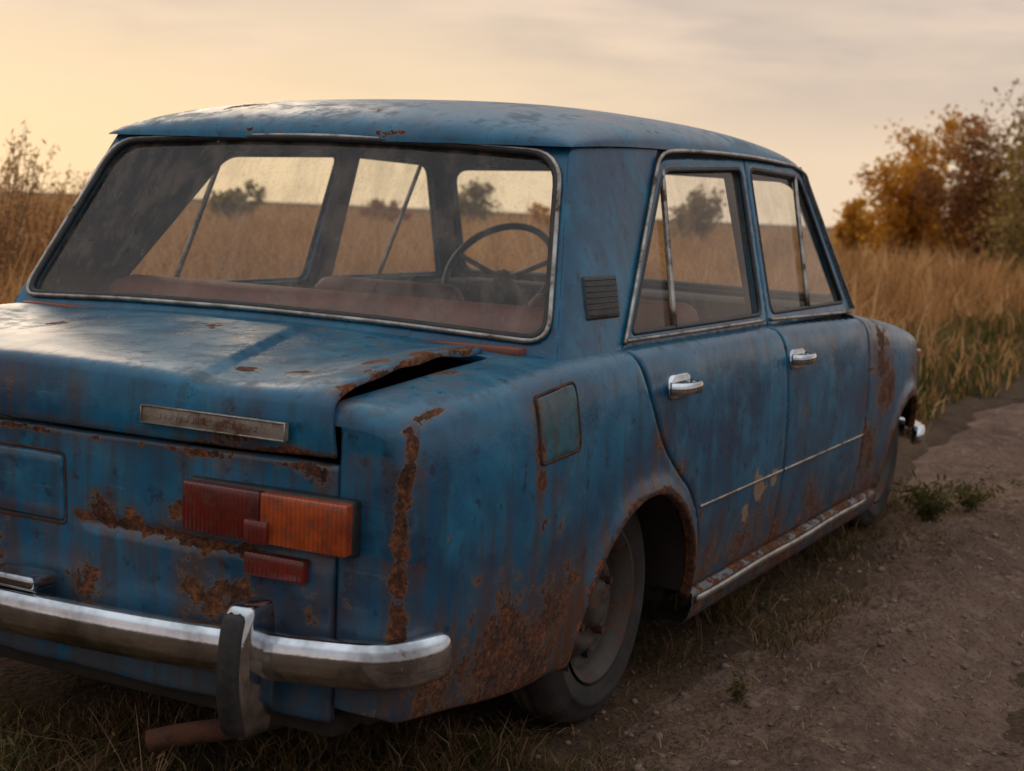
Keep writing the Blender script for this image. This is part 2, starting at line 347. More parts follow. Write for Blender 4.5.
redge=spline([(-.045,.885),(-.005,.80),(.055,.70),(.11,.635),(.19,.575),(.275,.52),(.335,.45),(.368,.37),(.376,.27)],5)
bedge=spline([(.895,.885),(.935,.85),(.963,.79),(.974,.70),(.976,.55),(.976,.40),(.972,.27)],5)
fedge=spline([(1.765,.872),(1.80,.83),(1.812,.76),(1.810,.60),(1.805,.42),(1.80,.27)],5)
g=.0045
def off(c,d): return [(p[0]+d,p[1]) for p in c]
def gx(y,z): return .75-.25*(z-.9)-.010*(y-.7)**2
def gh(d=0.0): return lambda y,z: np.stack([gx(y,z)-d,y,z],-1)
def yr(x,z): return -.375+.60*(z-.9)+.05*(x/.7)**2
def yw(x,z): return 1.80+.045*(1-(x/.7)**2)-.72*(z-.88)
def yB(z): return -.050+(z-.876)*.893
def axr(z): return .730-.265*(z-.9)
for sg in (1,-1):
    OW=(1,0,0)
    rear_top=sx_of(.632)
    we=YC-RR*math.pi/2
    q=[(we,.30),(-.75,.275),(-.45,.225),(-.31,.235)]
    q+=arch(.02,ARC,.24)[::-1]
    q+=[(.365,.235),(.372,.26)]
    q+=off(redge,-g)[::-1]
    q+=[(-.05,sx_of(.735)),(-.25,sx_of(.69)),(-.34,rear_top),(-.42,rear_top),(we,rear_top)]
    qp=panel('quarter_panel',q,side_map,'paint',CAR,outward=OW,sgn=sg,step=.018,skirt=.02,label='rear quarter panel with rusted corner and wheel arch' if sg>0 else None,nodrop=lambda V:V[:,0]<we+.0005)
    ss=np.linspace(.30,rear_top,44);B=side_map(np.full(44,we),ss)
    outl=[(.634,float(B[0,2]))]+[(B[i,0],B[i,2]) for i in range(44)]
    outl=[p for p in outl if p[0]>=.6339]+[(.634,float(B[-1,2]))]
    panel('corner_strip',outl,lambda x,z:np.stack([x,np.full_like(x,YC-RR),z],-1),'paint',qp,outward=(0,-1,0),sgn=sg,step=.015,drop=.003,skirt=.012,nodrop=lambda V:V[:,0]>.6345)
    if sg>0:
        fl=rpoly([(-.505,.695),(-.345,.700),(-.355,.835),(-.515,.828)],.012)
        def flm(w,s):
            P=side_map(w,s);P[...,0]+=.003;return P
        ff=panel('fuel_flap',fl,flm,'paint2',qp,outward=OW,step=.012,drop=.002,skirt=.012,label='green tinted fuel filler flap')
        P=side_map(np.array([p[0] for p in dens(fl,.02)]),np.array([p[1] for p in dens(fl,.02)]));P[:,0]+=.001
        tube('flap_gap',P,.0036,'rust',qp,closed=True,n=6)
    def door(nm,e0,e1,fo,ho,div,lab,hy):
        D=panel(nm,off(e0,g)+[(e0[-1][0]+g,.262)]+[(e1[-1][0]-g,.262)]+off(e1,-g)[::-1],side_map,'paint',CAR,outward=OW,sgn=sg,step=.018,skirt=.02,label=lab if sg>0 else None)
        hole=ho;panel('window_frame',fo,gh(),'paint',D,holes=[hole],outward=OW,sgn=sg,step=.02,est=.012,drop=.003,skirt=.02)
        panel('window',hole,gh(.012),'glass',D,outward=OW,sgn=sg,step=.08,drop=0,skirt=0,rust=False)
        H=np.array(dens(hole,.02));tube('window_seal',gh(.004)(H[:,0],H[:,1]),.0065,'rubber',D,closed=True,sgn=sg,n=6)
        a,b=div;zz=np.linspace(0,1,8);yy=a[0]+(b[0]-a[0])*zz;z2=a[1]+(b[1]-a[1])*zz
        tube('vent_divider',gh(.004)(yy,z2),.008,'trim',D,sgn=sg,n=6)
        ys=np.linspace(fo[0][0]+.01,fo[0][0]+(e1[0][0]-e0[0][0])-.03,20)
        tube('belt_trim',np.stack([gx(ys,.886)+.004,ys,ZT(ys)+.004],-1),.005,'trim',D,sgn=sg,n=6)
        z=.772
        def hm(w,s):
            P=side_map(w,s);P[...,0]+=.010;return P
        hd=panel('door_handle',rpoly([(hy-.062,z-.028),(hy+.055,z-.028),(hy+.058,z+.028),(hy-.060,z+.028)],.024,8),hm,'chrome',D,outward=OW,sgn=sg,step=.01,est=.006,drop=.004,skirt=.010,rust=False,inset=.005)
        gp=[(.803,hy-.066,z+.006),(.822,hy-.058,z+.006),(.834,hy-.035,z+.006),(.838,hy,z+.006),(.835,hy+.035,z+.006),(.824,hy+.056,z+.006),(.805,hy+.064,z+.006)]
        tube('handle_grip',spline(gp,4),.0145,'chrome',hd,sgn=sg,n=10,sx=.55)
        ys=np.linspace(max(e0[-1][0],e0[0][0])+ .012-(.045 if nm=='rear_door' else 0),e1[-1][0]-.006,40)
        Q=side_map(ys,np.full(40,.474));Q[:,0]+=.002
        tube('side_moulding',Q,.0045,'trim',D,sgn=sg,n=6,sx=.6)
        return D
    rf=rpoly([(-.050,.870),(.900,.870),(.938,1.313),(.335,1.292)],[0,0,.012,.07]);rh=rpoly([(.012,.902),(.868,.902),(.902,1.285),(.350,1.264)],[.02,.03,.03,.05])
    ffm=rpoly([(.907,.870),(1.765,.866),(1.452,1.307),(.945,1.314)],[0,0,.06,.012]);fh=rpoly([(.948,.902),(1.675,.900),(1.428,1.278),(.978,1.288)],[.03,.02,.05,.03])
    door('rear_door',redge,bedge,rf,rh,((.262,.903),(.348,1.262)),'rear door with rusty lower edge',.175)
    door('front_door',bedge,fedge,ffm,fh,((1.30,.903),(1.39,1.28)),'front door with scratched lower panel',1.05)
    G=[]
    def pcurve(z):
        ax=axr(z);A=np.array([ax,yr(ax,z)]);yb=yB(z)-.004;Bp=np.array([gx(yb,z),yb]);o_=.006*(1-min(1,max(0,(z-1.1)/.18)));K=np.array([max(gx(A[1],z),ax)+o_-.002,A[1]+.006]);return A,K,Bp
    for k in np.linspace(0,1,26):
        row=[]
        for t in np.linspace(0,1,20):
            z=.866+(1.300+.014*t*t-.866)*k;A,K,Bp=pcurve(z);row.append(np.append((1-t)**2*A+2*t*(1-t)*K+t*t*Bp,z))
        G.append(row)
    cpil=grid('rear_pillar',G,'paint',CAR,sgn=sg)
    def pil(y,z):
        A,K,Bp=pcurve(z)
        ts=np.linspace(0,1,200);c=((1-ts)**2)[:,None]*A+(2*ts*(1-ts))[:,None]*K+(ts**2)[:,None]*Bp
        return np.interp(y,c[:,1],c[:,0])
    def pilmap(y,z): return np.stack([np.array([pil(a,b) for a,b in zip(np.atleast_1d(y),np.atleast_1d(z))])+.004,np.atleast_1d(y),np.atleast_1d(z)],-1)
    vt=panel('pillar_vent',rpoly([(-.195,.942),(-.040,.942),(-.025,1.030),(-.18,1.030)],.006,3),pilmap,'black',cpil,outward=OW,sgn=sg,step=.02,est=.02,drop=.001,skirt=.008,rust=False)
    for k in range(7):
        z=.951+k*.0118;ys=np.linspace(-.187+k*.002,-.042+k*.002,6);P=pilmap(ys,np.full(6,z));P[:,0]+=.0004
        tube('vent_slat',P,.0012,'black',vt,sgn=sg,n=5)
    G=[]
    for z in np.linspace(.862,1.310,16):
        ax=.712-.24*(z-.9);A=np.array([ax,yw(ax,z),z]);ya=1.768-.715*(z-.868);Bp=np.array([gx(ya,z),ya,z]);K=np.array([gx(ya,z),A[1],z])
        G.append([(1-t)**2*A+2*t*(1-t)*K+t*t*Bp for t in np.linspace(0,1,10)])
    grid('front_pillar',G,'paint',CAR,sgn=sg,flip=True)
    pth=[]
    for z in np.linspace(.885,1.25,14): pth.append((gx(yB(z),z)+.006,yB(z)-.002,z))
    pth+= [(gx(.33,1.285)+.007,.318,1.287),(.655,.37,1.306),(.656,.45,1.313)]
    for y in np.linspace(.55,1.38,12): pth.append((.657-.012*((y-.9)/.5)**2,y,1.320-.014*((y-.85)/.6)**2))
    for z in np.linspace(1.29,.88,14): ya=1.772-.715*(z-.868);pth.append((gx(ya,z)+.006,ya,z))
    pth=spline(pth,3)
    tube('rain_gutter',pth,.0055,'trim',CAR,sgn=sg,n=6)
    tube('pillar_lining',[(p[0]-.032,p[1],p[2]-.004) for p in pth],.021,'trimdark',CAR,sgn=sg,n=6)
    fa=arch(2.424,ARC,.26,zf=.38)
    q=off(fedge,g)+[(1.803,.235),(2.094,.235)]+fa[::-1]+[(YF+RF*1.57,.40),(YF+RF*1.57,sx_of(.66)),(1.9,sx_of(.66)),(1.80,sx_of(.70)),(1.77,.880)]
    fw=panel('front_wing',q,side_map,'paint',CAR,outward=OW,sgn=sg,step=.024,skirt=.02,label='front wing with rust brown patches' if sg>0 else None)
    m=BM();m.box((.722,2.80,.66),(.03,.05,.03),.008,2);mo=m.done('side_marker','amber',fw)
    if sg<0: mo.scale=(-1,1,1)
    ys=np.linspace(.37,2.09,60);G=[]
    for yv in ys: G.append([(.70,yv,.165),(.755,yv,.168),(.776,yv,.19),(.786,yv,.225),(.786,yv,.252),(.76,yv,.262)])
    sl=grid('sill',G,'paint',CAR,sgn=sg,flip=True)
    tube('sill_trim',[(.794,yv,.238+.002*math.sin(yv*9)) for yv in np.linspace(.38,1.92,24)],.010,'trim',sl,sgn=sg,n=8,sx=.5)
    q=[(-.88,.30),(-.33,.24)]+arch(.02,ARC+.012,.24)[::-1]+[(.37,.24),(2.07,.24)]+arch(2.424,ARC+.012,.26,zf=.42)[::-1]+[(2.82,.43),(2.82,.86),(-.88,.86)]
    def inn(w,s):
        P=side_map(w,s);P[...,0]-=.03;P[...,2]-=.012*(P[...,2]>.8);return P
    panel('inner_shell',q,inn,'dark',CAR,outward=OW,sgn=sg,step=.06,est=.05,drop=0,skirt=0,rust=False)
    for cy in (.02,2.424):
        V=[];F=[];n=28;xo=.785 if cy<1 else .70
        for i,a in enumerate(np.linspace(.12 if cy<1 else .5,math.pi-.05,n)):
            for x in (xo,.45): V.append((x*sg,cy+(ARC+.004)*math.cos(a),.22+(ARC+.004)*math.sin(a)))
        for i in range(n-1): F.append((2*i,2*i+1,2*i+3,2*i+2))
        F.append(tuple(2*i+1 for i in range(n)))
        mk('wheel_well',V,F,'dark',CAR)
    m=BM();m.box((sg*.715,.86,.74),(.012,1.76,.28),.004,1);m.done('door_board','trimdark',CAR)
    m=BM();m.box((sg*.668,.925,1.09),(.03,.085,.46),.008,1,rot=Matrix.Rotation(sg*R(-14),3,'Y'));m.done('centre_pillar','trimdark',CAR)
    tl=BM();tl.box((sg*.506,-.945,.628),(.350,.03,.098),.008,3);tlo=tl.done('tail_lamp','black',CAR,label='rear lamp cluster of dark red and orange lenses' if sg>0 else None)
    m=BM();m.box((sg*.4165,-.961,.628),(.167,.034,.089),.005,3);m.done('brake_lens','red',tlo)
    m=BM();m.box((sg*.5895,-.961,.628),(.177,.034,.089),.005,3);m.done('indicator_lens','amber',tlo)
    m=BM();m.box((sg*.498,-.981,.604),(.050,.008,.040),.003,2);m.done('lens_reflector','refl',tlo)
    m=BM();m.box((sg*.519,-.948,.540),(.128,.022,.042),.005,2);m.done('rear_reflector','refl',CAR)
# ------------------------------------------------------------------ roof
G=[];TH=np.linspace(-math.pi/2,math.pi/2,65)
for tv in TH:
    row=[];v=math.sin(tv)
    for tu in np.linspace(-math.pi/2,math.pi/2,57):
        u=math.sin(tu);xe=.652-.014*abs(v)**8;ye=.815-.026*abs(u)**4
        f=(max(0,1-abs(u)**2.5))**(1/2.5)*(max(0,1-abs(v)**2.6))**(1/2.6)
        ze=1.314-.018*max(0,-v)**3-.008*max(0,v)**3
        row.append((u*xe,.672+v*ye,ze+.111*f))
    G.append(row)
roof=grid('roof',G,'paint',CAR)
hl=[[(x*.97,.672+(y-.672)*.97,min(z-.022,1.39)) for x,y,z in r[2:-2]] for r in G[2:-2]]
grid('headlining',hl,'trimdark',CAR,rust=False)
# ------------------------------------------------------------------ rear window
rm=lambda d:(lambda x,z:np.stack([x,yr(x,z)+d,z],-1))
hole=rpoly([(-.704,.906),(-.35,.921),(0,.926),(.35,.921),(.704,.906),(.608,1.280),(.3,1.296),(0,1.300),(-.3,1.296),(-.608,1.280)],[.05,.1,.1,.1,.05,.07,.1,.1,.1,.07])
rw=panel('rear_window',hole,rm(.008),'glass_r',CAR,outward=(0,-1,0),step=.08,drop=0,skirt=0,rust=False,label='dirty rear window')
fo=[(-.739,.868),(.739,.868),(.624,1.303),(.3,1.316),(-.3,1.316),(-.624,1.303)]
panel('window_surround',fo,rm(0),'paint',rw,holes=[hole],outward=(0,-1,0),step=.02,drop=.001,skirt=.015)
H=np.array(dens(hole,.025));P=rm(-.002)(H[:,0],H[:,1]);tube('rubber_seal',P,.0085,'rubber',rw,closed=True,n=8)
c=H.mean(0);H2=c+(H-c)*[1.012,1.026];P=rm(-.007)(H2[:,0],H2[:,1]);tube('bright_trim',P,.0055,'trim',rw,closed=True,n=8)
wm=lambda d:(lambda x,z:np.stack([x,yw(x,z)+d,z],-1))
hole=rpoly([(-.69,.905),(0,.915),(.69,.905),(.605,1.272),(0,1.288),(-.605,1.272)],[.05,.1,.05,.06,.1,.06])
ws=panel('windscreen',hole,wm(-.008),'glass',CAR,outward=(0,1,0),step=.1,drop=0,skirt=0,rust=False)
panel('windscreen_surround',[(-.72,.858),(.72,.858),(.62,1.314),(-.62,1.314)],wm(0),'paint',ws,holes=[hole],outward=(0,1,0),step=.03,drop=.001,skirt=.015)
H=np.array(dens(hole,.03));tube('rubber_seal',wm(0)(H[:,0],H[:,1]),.011,'rubber',ws,closed=True,n=6)
# ------------------------------------------------------------------ deck strip, boot lid, tail panel
def crown(x): return .024*(1-(x/.63)**2)
panel('rear_deck',[(-.63,-.419),(.63,-.419),(.66,-.31),(-.66,-.31)],lambda x,y:np.stack([x,y,ZT(y)+.002+crown(x)],-1),'paint',CAR,outward=(0,0,1),step=.025)
lp=np.array([(-.426,.877),(-.55,.867),(-.70,.853),(-.82,.843),(-.905,.834),(-.938,.824),(-.945,.800),(-.946,.765),(-.942,.735)])
for _ in range(3):
    q=[lp[0]]
    for a,b in zip(lp[:-1],lp[1:]): q+=[a*.75+b*.25,a*.25+b*.75]
    q.append(lp[-1]);lp=np.array(q)
la=np.concatenate([[0],np.cumsum(np.linalg.norm(np.diff(lp,axis=0),axis=1))]);LT=la[-1]
def sm(v): v=np.clip(v,0,1);return v*v*(3-2*v)
def lid(x,t):
    y=np.interp(t,la,lp[:,0]);z=np.interp(t,la,lp[:,1]);top=sm((z-.745)/.08)
    z=z+crown(x)*top;y=y-.012*(1-(x/.63)**2)*sm((-.6-y)/.3)
    xe=.33-.14*np.clip((y+.9)/.48,0,1);z=z+.007*sm((xe-np.abs(x))/.014+.5)*top*sm((-.44-y)/.03)
    y=y-.005*sm((.33-np.abs(x))/.014+.5)*(1-top)
    bend=sm((x-.36)/.26)
    lift=.032*np.exp(-((y+.64)/.22)**2)*bend**2.0+.014*np.exp(-((y+.86)/.12)**2)*bend**1.3*top
    lift=lift+.0022*np.sin(y*41)*bend**3*top
    lift=lift+.016*np.exp(-((y+.5)/.16)**2)*sm((-x-.40)/.22)
    z=z+lift
    return np.stack([x,y,z],-1)
lo_=[(-.628,0),(.618,0)]+[(.621-.009*math.sin(math.pi*min(1,t/.56))**.8+.0012*math.sin(t*60),t) for t in np.linspace(.02,.54,26)]+[(.624,LT-.03),(.627,LT),(-.628,LT)]
tl=panel('boot_lid',lo_,lid,'paint',CAR,outward=(0,-.3,1),step=.012,est=.01,drop=.003,skirt=.010,label='boot lid with bent rusty edge')
yb_=-.964;bx=.388
m=BM();m.box((bx,yb_,.779),(.316,.010,.032),.003,2);bd=m.done('badge_plate','badge',tl)
m=BM()
for z in (.764,.794): m.box((bx,yb_-.006,z),(.316,.005,.003),.001,1)
for x in (bx-.1565,bx+.1565): m.box((x,yb_-.006,.779),(.003,.005,.032),.001,1)
m.done('badge_border','trim',bd)
m=BM();x=bx-.12
for k,w in enumerate([.008,.004,.008,.007,.004,.008,.008,.004,.007,.008,.006,.008,.004,.008,.007,.008,.004,.008]):
    h=.009 if k%3 else .011
    m.box((x+w/2,yb_-.0055,.779),(w,.002,h),.0006,1);x+=w+.0058
m.done('badge_lettering','badge',bd)
def tail(x,z):
    y=-.935-.012*(1-(x/.63)**2)
    y=y-.006*sm((.560-z)/.012)*sm((x-.05)/.04)
    y=y+.008*np.exp(-((z-.56)/.008)**2)*sm((x-.08)/.03)*sm((.52-x)/.03)
    y=y+.004*np.sin(x*21+z*9)*np.sin(z*17)
    return np.stack([x,y,z],-1)
tp=panel('tail_panel',[(-.630,.28),(.630,.28),(.630,.727),(-.630,.727)],tail,'paint',CAR,outward=(0,-1,0),step=.011,est=.011,drop=.003,skirt=.02,label='rear panel with rusted crease')
def tail2(x,z):
    P=tail(x,z);P[...,1]-=.0055;return P
panel('number_plate_panel',rpoly([(-.50,.552),(.030,.552),(.026,.676),(-.50,.676)],.010,4),tail2,'paint',tp,outward=(0,-1,0),step=.014,est=.01,drop=.004,skirt=.010)
lnp=dens(rpoly([(-.505,.547),(.035,.547),(.031,.681),(-.505,.681)],.012,4),.02);lnp=np.array(lnp);PP=tail(lnp[:,0],lnp[:,1]);tube('plate_panel_gap',PP,.0028,'rust',tp,closed=True,n=5)
m=BM();m.box((0,-.87,.265),(1.26,.10,.05),.02,2);m.done('rear_valance','dark',CAR)
# ------------------------------------------------------------------ bumpers
def bumper(name,path,zc,hh,out_sign,par,lab=None,zend=0.0):
    P=np.array(spline(path,10));N=len(P);sec=[(-.030,.036),(-.012,.046),(.004,.047),(.015,.041),(.020,.030),(.023,.010),(.023,-.010),(.020,-.026),(.012,-.040),(-.002,-.048),(-.016,-.048),(-.030,-.040)]
    V=[];F=[]
    for i in range(N):
        t=P[min(i+1,N-1)]-P[max(i-1,0)];t/=np.linalg.norm(t);nrm=np.array([t[1],-t[0]])*out_sign
        e=min(i,N-1-i)/7.0;k=math.sqrt(max(0.0,1-(1-min(e,1))**2)) if e<1 else 1;k=max(k,.12)
        zz=zc+zend*abs(P[i][0]/.8)**2
        for o,z in sec: V.append((P[i][0]+nrm[0]*o*k,P[i][1]+nrm[1]*o*k,zz+z*hh*k))
    ns=len(sec)
    for i in range(N-1):
        for j in range(ns-1): F.append((i*ns+j,(i+1)*ns+j,(i+1)*ns+j+1,i*ns+j+1))
        F.append((i*ns+ns-1,(i+1)*ns+ns-1,(i+1)*ns,i*ns))
    F.append(tuple(range(ns)));F.append(tuple((N-1)*ns+j for j in range(ns))[::-1])
    return mk(name,V,F,'chrome',par,label=lab)
half=[(.798,-.83),(.795,-.885),(.765,-.945),(.70,-.980),(.50,-1.005),(.25,-1.020),(0,-1.025)]
path=[(-x,y) for x,y in half[:-1]]+half[::-1]
rb=bumper('rear_bumper',path,.388,.90,1,CAR,'dull chrome rear bumper',zend=.024)
def prof(th_):
    k=.5-.5*math.cos(th_);z=.262+.232*k;s_=max(.0,math.sin(th_))
    w=.0315*(.35+.65*s_**.35)*(.82+.18*k**.5);fr=-1.064-.012*math.sin(math.pi*k)
    fr=fr+.030*(1-s_**.30)
    return k,z,w,fr
for sg in (1,-1):
    G=[];xc=sg*.520
    for th_ in np.linspace(0,math.pi,34):
        k,z,w,fr=prof(th_);bk=-.990
        ring=[(-w,bk),(-w,fr+.020),(-w*.94,fr+.010),(-w*.72,fr+.002),(-w*.3,fr),(w*.3,fr),(w*.72,fr+.002),(w*.94,fr+.010),(w,fr+.020),(w,bk),(-w,bk)]
        G.append([(xc+x,y,z) for x,y in ring])
    ov=grid('overrider',G,'chrome',rb,rust=False,caps=True)
    me=ov.data;bm=bmesh.new();bm.from_mesh(me);bmesh.ops.remove_doubles(bm,verts=bm.verts,dist=1e-5);bmesh.ops.recalc_face_normals(bm,faces=bm.faces);bm.to_mesh(me);bm.free()
    md=ov.modifiers.new('e','EDGE_SPLIT');md.split_angle=R(50)
    G=[]
    for th_ in np.linspace(.42,math.pi-.42,26):
        k,z,w0,fr=prof(th_);e=min(1,min(th_-.42,math.pi-.42-th_)/.25);w=.021*(.4+.6*math.sqrt(max(0,1-(1-e)**2)))
        G.append([(xc+x,y,z) for x,y in [(-w,fr+.006),(-w,fr-.005),(-w*.7,fr-.009),(w*.7,fr-.009),(w,fr-.005),(w,fr+.006)]])
    grid('rubber_strip',G,'rubber',ov,rust=False,flip=True)
m=BM();m.box((-.03,-1.0,.447),(.13,.07,.026),.009,3);m.box((-.03,-.985,.435),(.10,.05,.02),.004,1);m.done('number_plate_lamp','chrome',rb)
half=[(.765,2.72),(.760,2.79),(.73,2.88),(.66,2.95),(.40,3.0),(0,3.02)]
path=[(-x,y) for x,y in half[:-1]]+half[::-1]
bumper('front_bumper',path,.350,.8,-1,CAR)
tube('exhaust_pipe',[(.27,-.98,.185),(.32,-.955,.20),(.39,-.92,.215),(.45,-.80,.22),(.45,-.40,.22)],.021,'rust',CAR,n=12)
# ------------------------------------------------------------------ bonnet and nose
panel('bonnet',[(-.655,1.86),(.655,1.86),(.63,2.90),(-.63,2.90)],lambda x,y:np.stack([x,y,ZT(y)+.004+.03*(1-(x/.66)**2)],-1),'paint',CAR,outward=(0,0,1),step=.04)
panel('scuttle',[(-.70,1.74),(.70,1.74),(.66,1.856),(-.66,1.856)],lambda x,y:np.stack([x,y,ZT(y)+.002+.026*(1-(x/.7)**2)],-1),'paint',CAR,outward=(0,0,1),step=.04)
panel('nose_panel',[(-.62,.38),(.62,.38),(.62,.70),(-.62,.70)],lambda x,z:np.stack([x,2.915-.0*x,z],-1),'paint',CAR,outward=(0,1,0),step=.05)
m=BM();m.box((0,2.925,.55),(.72,.02,.18),.006,1)
for k in range(9): m.box((0,2.938,.475+k*.0185),(.72,.008,.006))
m.done('grille','black',CAR)
for sg in (1,-1):
    m=BM();m.cyl((sg*.52,2.93,.56),.085,.05,'y',28);h=m.done('headlamp','lamp',CAR)
# ------------------------------------------------------------------ underbody
m=BM();m.box((0,1.2,.235),(1.40,1.62,.05),.01,1);m.box((0,.0,.30),(.90,.9,.05),.01,1);m.box((0,2.38,.33),(.90,.9,.06),.01,1);m.box((0,-.62,.29),(1.36,.52,.05),.01,1)
m.cyl((0,0,.28),.035,1.25,'x',12);m.cyl((0,0,.28),.10,.2,'y',14);m.box((0,-.39,.60),(1.4,.02,.5));m.box((0,1.78,.6),(1.4,.02,.5));m.box((.1,2.4,.52),(.5,.5,.25),.03,1)
m.done('underbody','dark',CAR)
# ------------------------------------------------------------------ interior
m=BM();m.box((0,-.24,.880),(1.34,.27,.02),.006,2);m.done('parcel_shelf','vinyl',CAR)
st=BM();st.box((0,-.03,.71),(1.30,.14,.48),.05,3,rot=Matrix.Rotation(R(12),3,'X'));st.box((0,.26,.45),(1.30,.50,.16),.05,3);st.done('rear_seat','vinyl',CAR)
for sg in (1,-1):
    st=BM();st.box((sg*.36,.80,.68),(.50,.11,.50),.05,3,rot=Matrix.Rotation(R(12),3,'X'));st.box((sg*.36,1.05,.44),(.50,.50,.15),.05,3);st.done('front_seat','vinyl',CAR)
m=BM();m.box((0,1.66,.82),(1.38,.22,.14),.03,2);m.box((-.36,1.56,.86),(.36,.10,.08),.02,2);m.done('dashboard','trimdark',CAR)
c0=np.array([-.30,1.33,.935]);ax=Vector((0,-.80,.60)).normalized();uu=Vector((1,0,0));vv=ax.cross(uu)
ring=[tuple(Vector(c0)+uu*.19*math.cos(a)+vv*.19*math.sin(a)) for a in np.linspace(0,2*math.pi,40,endpoint=False)]
sw=tube('steering_wheel',ring,.012,'black',CAR,closed=True,n=8)
for a in (R(20),R(160)):
    tube('spoke',[tuple(Vector(c0)-ax*.03+uu*.03*math.cos(a)+vv*.03*math.sin(a)),tuple(Vector(c0)+uu*.185*math.cos(a)+vv*.185*math.sin(a))],.009,'black',sw,n=6)
tube('steering_column',[tuple(Vector(c0)-ax*.02),tuple(Vector(c0)-ax*.34)],.03,'black',sw,n=10)
# ------------------------------------------------------------------ wheels
def lathe(name,prof_,x0,cy,cz,sg,mat,par,n=56,flat=0.0):
    V=[];F=[];m_=len(prof_)
    for i in range(n):
        a=2*math.pi*i/n
        for j,(ax_,r) in enumerate(prof_):
            r=r*.965;y=r*math.cos(a);z=r*math.sin(a);bx_=0
            if flat and z<-.24:
                k=(-.24-z);z=-.24-k*.75;bx_=.04*k if ax_>-.07 else -.04*k
            V.append((sg*(x0+ax_+bx_),cy+y,cz+z))
    for i in range(n):
        for j in range(m_-1):
            a=i*m_+j;b=((i+1)%n)*m_+j;F.append((a,a+1,b+1,b) if sg>0 else (a,b,b+1,a+1))
    return mk(name,V,F,mat,par)
typ=[(-.122,.185),(-.127,.215),(-.125,.255),(-.115,.276),(-.100,.285),(-.098,.279),(-.090,.279),(-.088,.287),(-.072,.289),(-.070,.282),(-.060,.282),(-.058,.289),(-.042,.287),(-.020,.280),(-.006,.258),(.0,.236),(.003,.234),(.002,.226),(-.001,.205),(-.002,.199),(-.006,.192),(-.010,.186),(-.018,.176)]
rp=[(-.03,.160),(-.016,.168),(-.008,.180),(-.003,.185),(-.007,.178),(-.020,.172),(-.024,.160),(-.046,.156),(-.062,.150),(-.064,.140),(-.048,.126),(-.032,.112),(-.027,.100),(-.034,.086),(-.044,.074),(-.036,.062),(-.012,.054),(-.006,.045),(-.004,.030),(-.008,.0)]
WX=.712
for sg in (1,-1):
    for cy,cz in ((.01,.293),(2.424,.318)):
        W=lathe('wheel',[(-.12,.175),(-.03,.172)],WX,cy,cz,sg,'rim',CAR)
        if sg>0: W['label']='soft rear wheel with rusty steel rim' if cy<1 else 'front wheel under the wing'
        lathe('tyre',typ,WX,cy,cz,sg,'tyre',W,flat=1,n=80)
        lathe('rim',rp,WX,cy,cz,sg,'rim',W)
        for k in range(4):
            a=k*math.pi/2+.5;m=BM();m.cyl((sg*(WX-.026),cy+.080*math.cos(a),cz+.080*math.sin(a)),.010,.024,'x',6);m.done('wheel_bolt','rust',W)
        for k in range(10):
            a=k*math.pi/5;m=BM();m.cyl((sg*(WX-.0545),cy+.136*math.cos(a),cz+.136*math.sin(a)),.011,.014,'x',10);m.done('vent_hole','black',W)
# ------------------------------------------------------------------ terrain
def hsh(ix,iy,s): 
    v=np.sin(ix*127.1+iy*311.7+s*74.7)*43758.5453;return v-np.floor(v)
def vn(x,y,s=0):
    ix=np.floor(x);iy=np.floor(y);fx=x-ix;fy=y-iy;fx=fx*fx*(3-2*fx);fy=fy*fy*(3-2*fy)
    return (hsh(ix,iy,s)*(1-fx)+hsh(ix+1,iy,s)*fx)*(1-fy)+(hsh(ix,iy+1,s)*(1-fx)+hsh(ix+1,iy+1,s)*fx)*fy-.5
def road_l(y): return .76-.42*sm((y-1.8)/2.6)+.16*vn(y*1.3,y*0,3)+.08*vn(y*4.1,y*0,4)-.02*np.clip(y-8,0,200)
def road_r(y): return 4.6+.2*vn(y*.7,y*0,5)-.02*np.clip(y-8,0,200)
def base_h(x,y):
    d=np.hypot(x-.5,y+1);return -.0105*np.maximum(0,d-7)+.025*sm((y-.6)/1.8)+.012+.06*vn(x*.25,y*.25,1)*sm((d-5)/6)
def lump(x,y): return .016*vn(x*2.1,y*1.3,11)+.012*vn(x*6,y*5,12)+.008*vn(x*15,y*13,13)
def ground_h(x,y):
    inr=sm((x-road_l(y))/.15)*sm((road_r(y)-x)/.15)
    return base_h(x,y)+lump(x,y)*(1-inr)+.008*(1-inr)-.05*inr
def road_h(x,y):
    e=np.minimum(x-road_l(y),road_r(y)-x);rut=-.06*np.exp(-((x-1.50-.14*vn(y*.4,y*0,8))/.17)**2)-.04*np.exp(-((x-3.1)/.25)**2)+.025*np.exp(-((x-1.15-.14*vn(y*.4,y*0,8))/.12)**2)+.02*np.exp(-((x-1.85-.14*vn(y*.4,y*0,8))/.12)**2)
    rough=.016*vn(x*28,y*24,14)+.024*vn(x*13,y*8,15)+.009*vn(x*55,y*50,16)
    return base_h(x,y)+lump(x,y)*1.4+rut+rough*sm(e/.2)+.006-.032*(1-sm(e/.16))
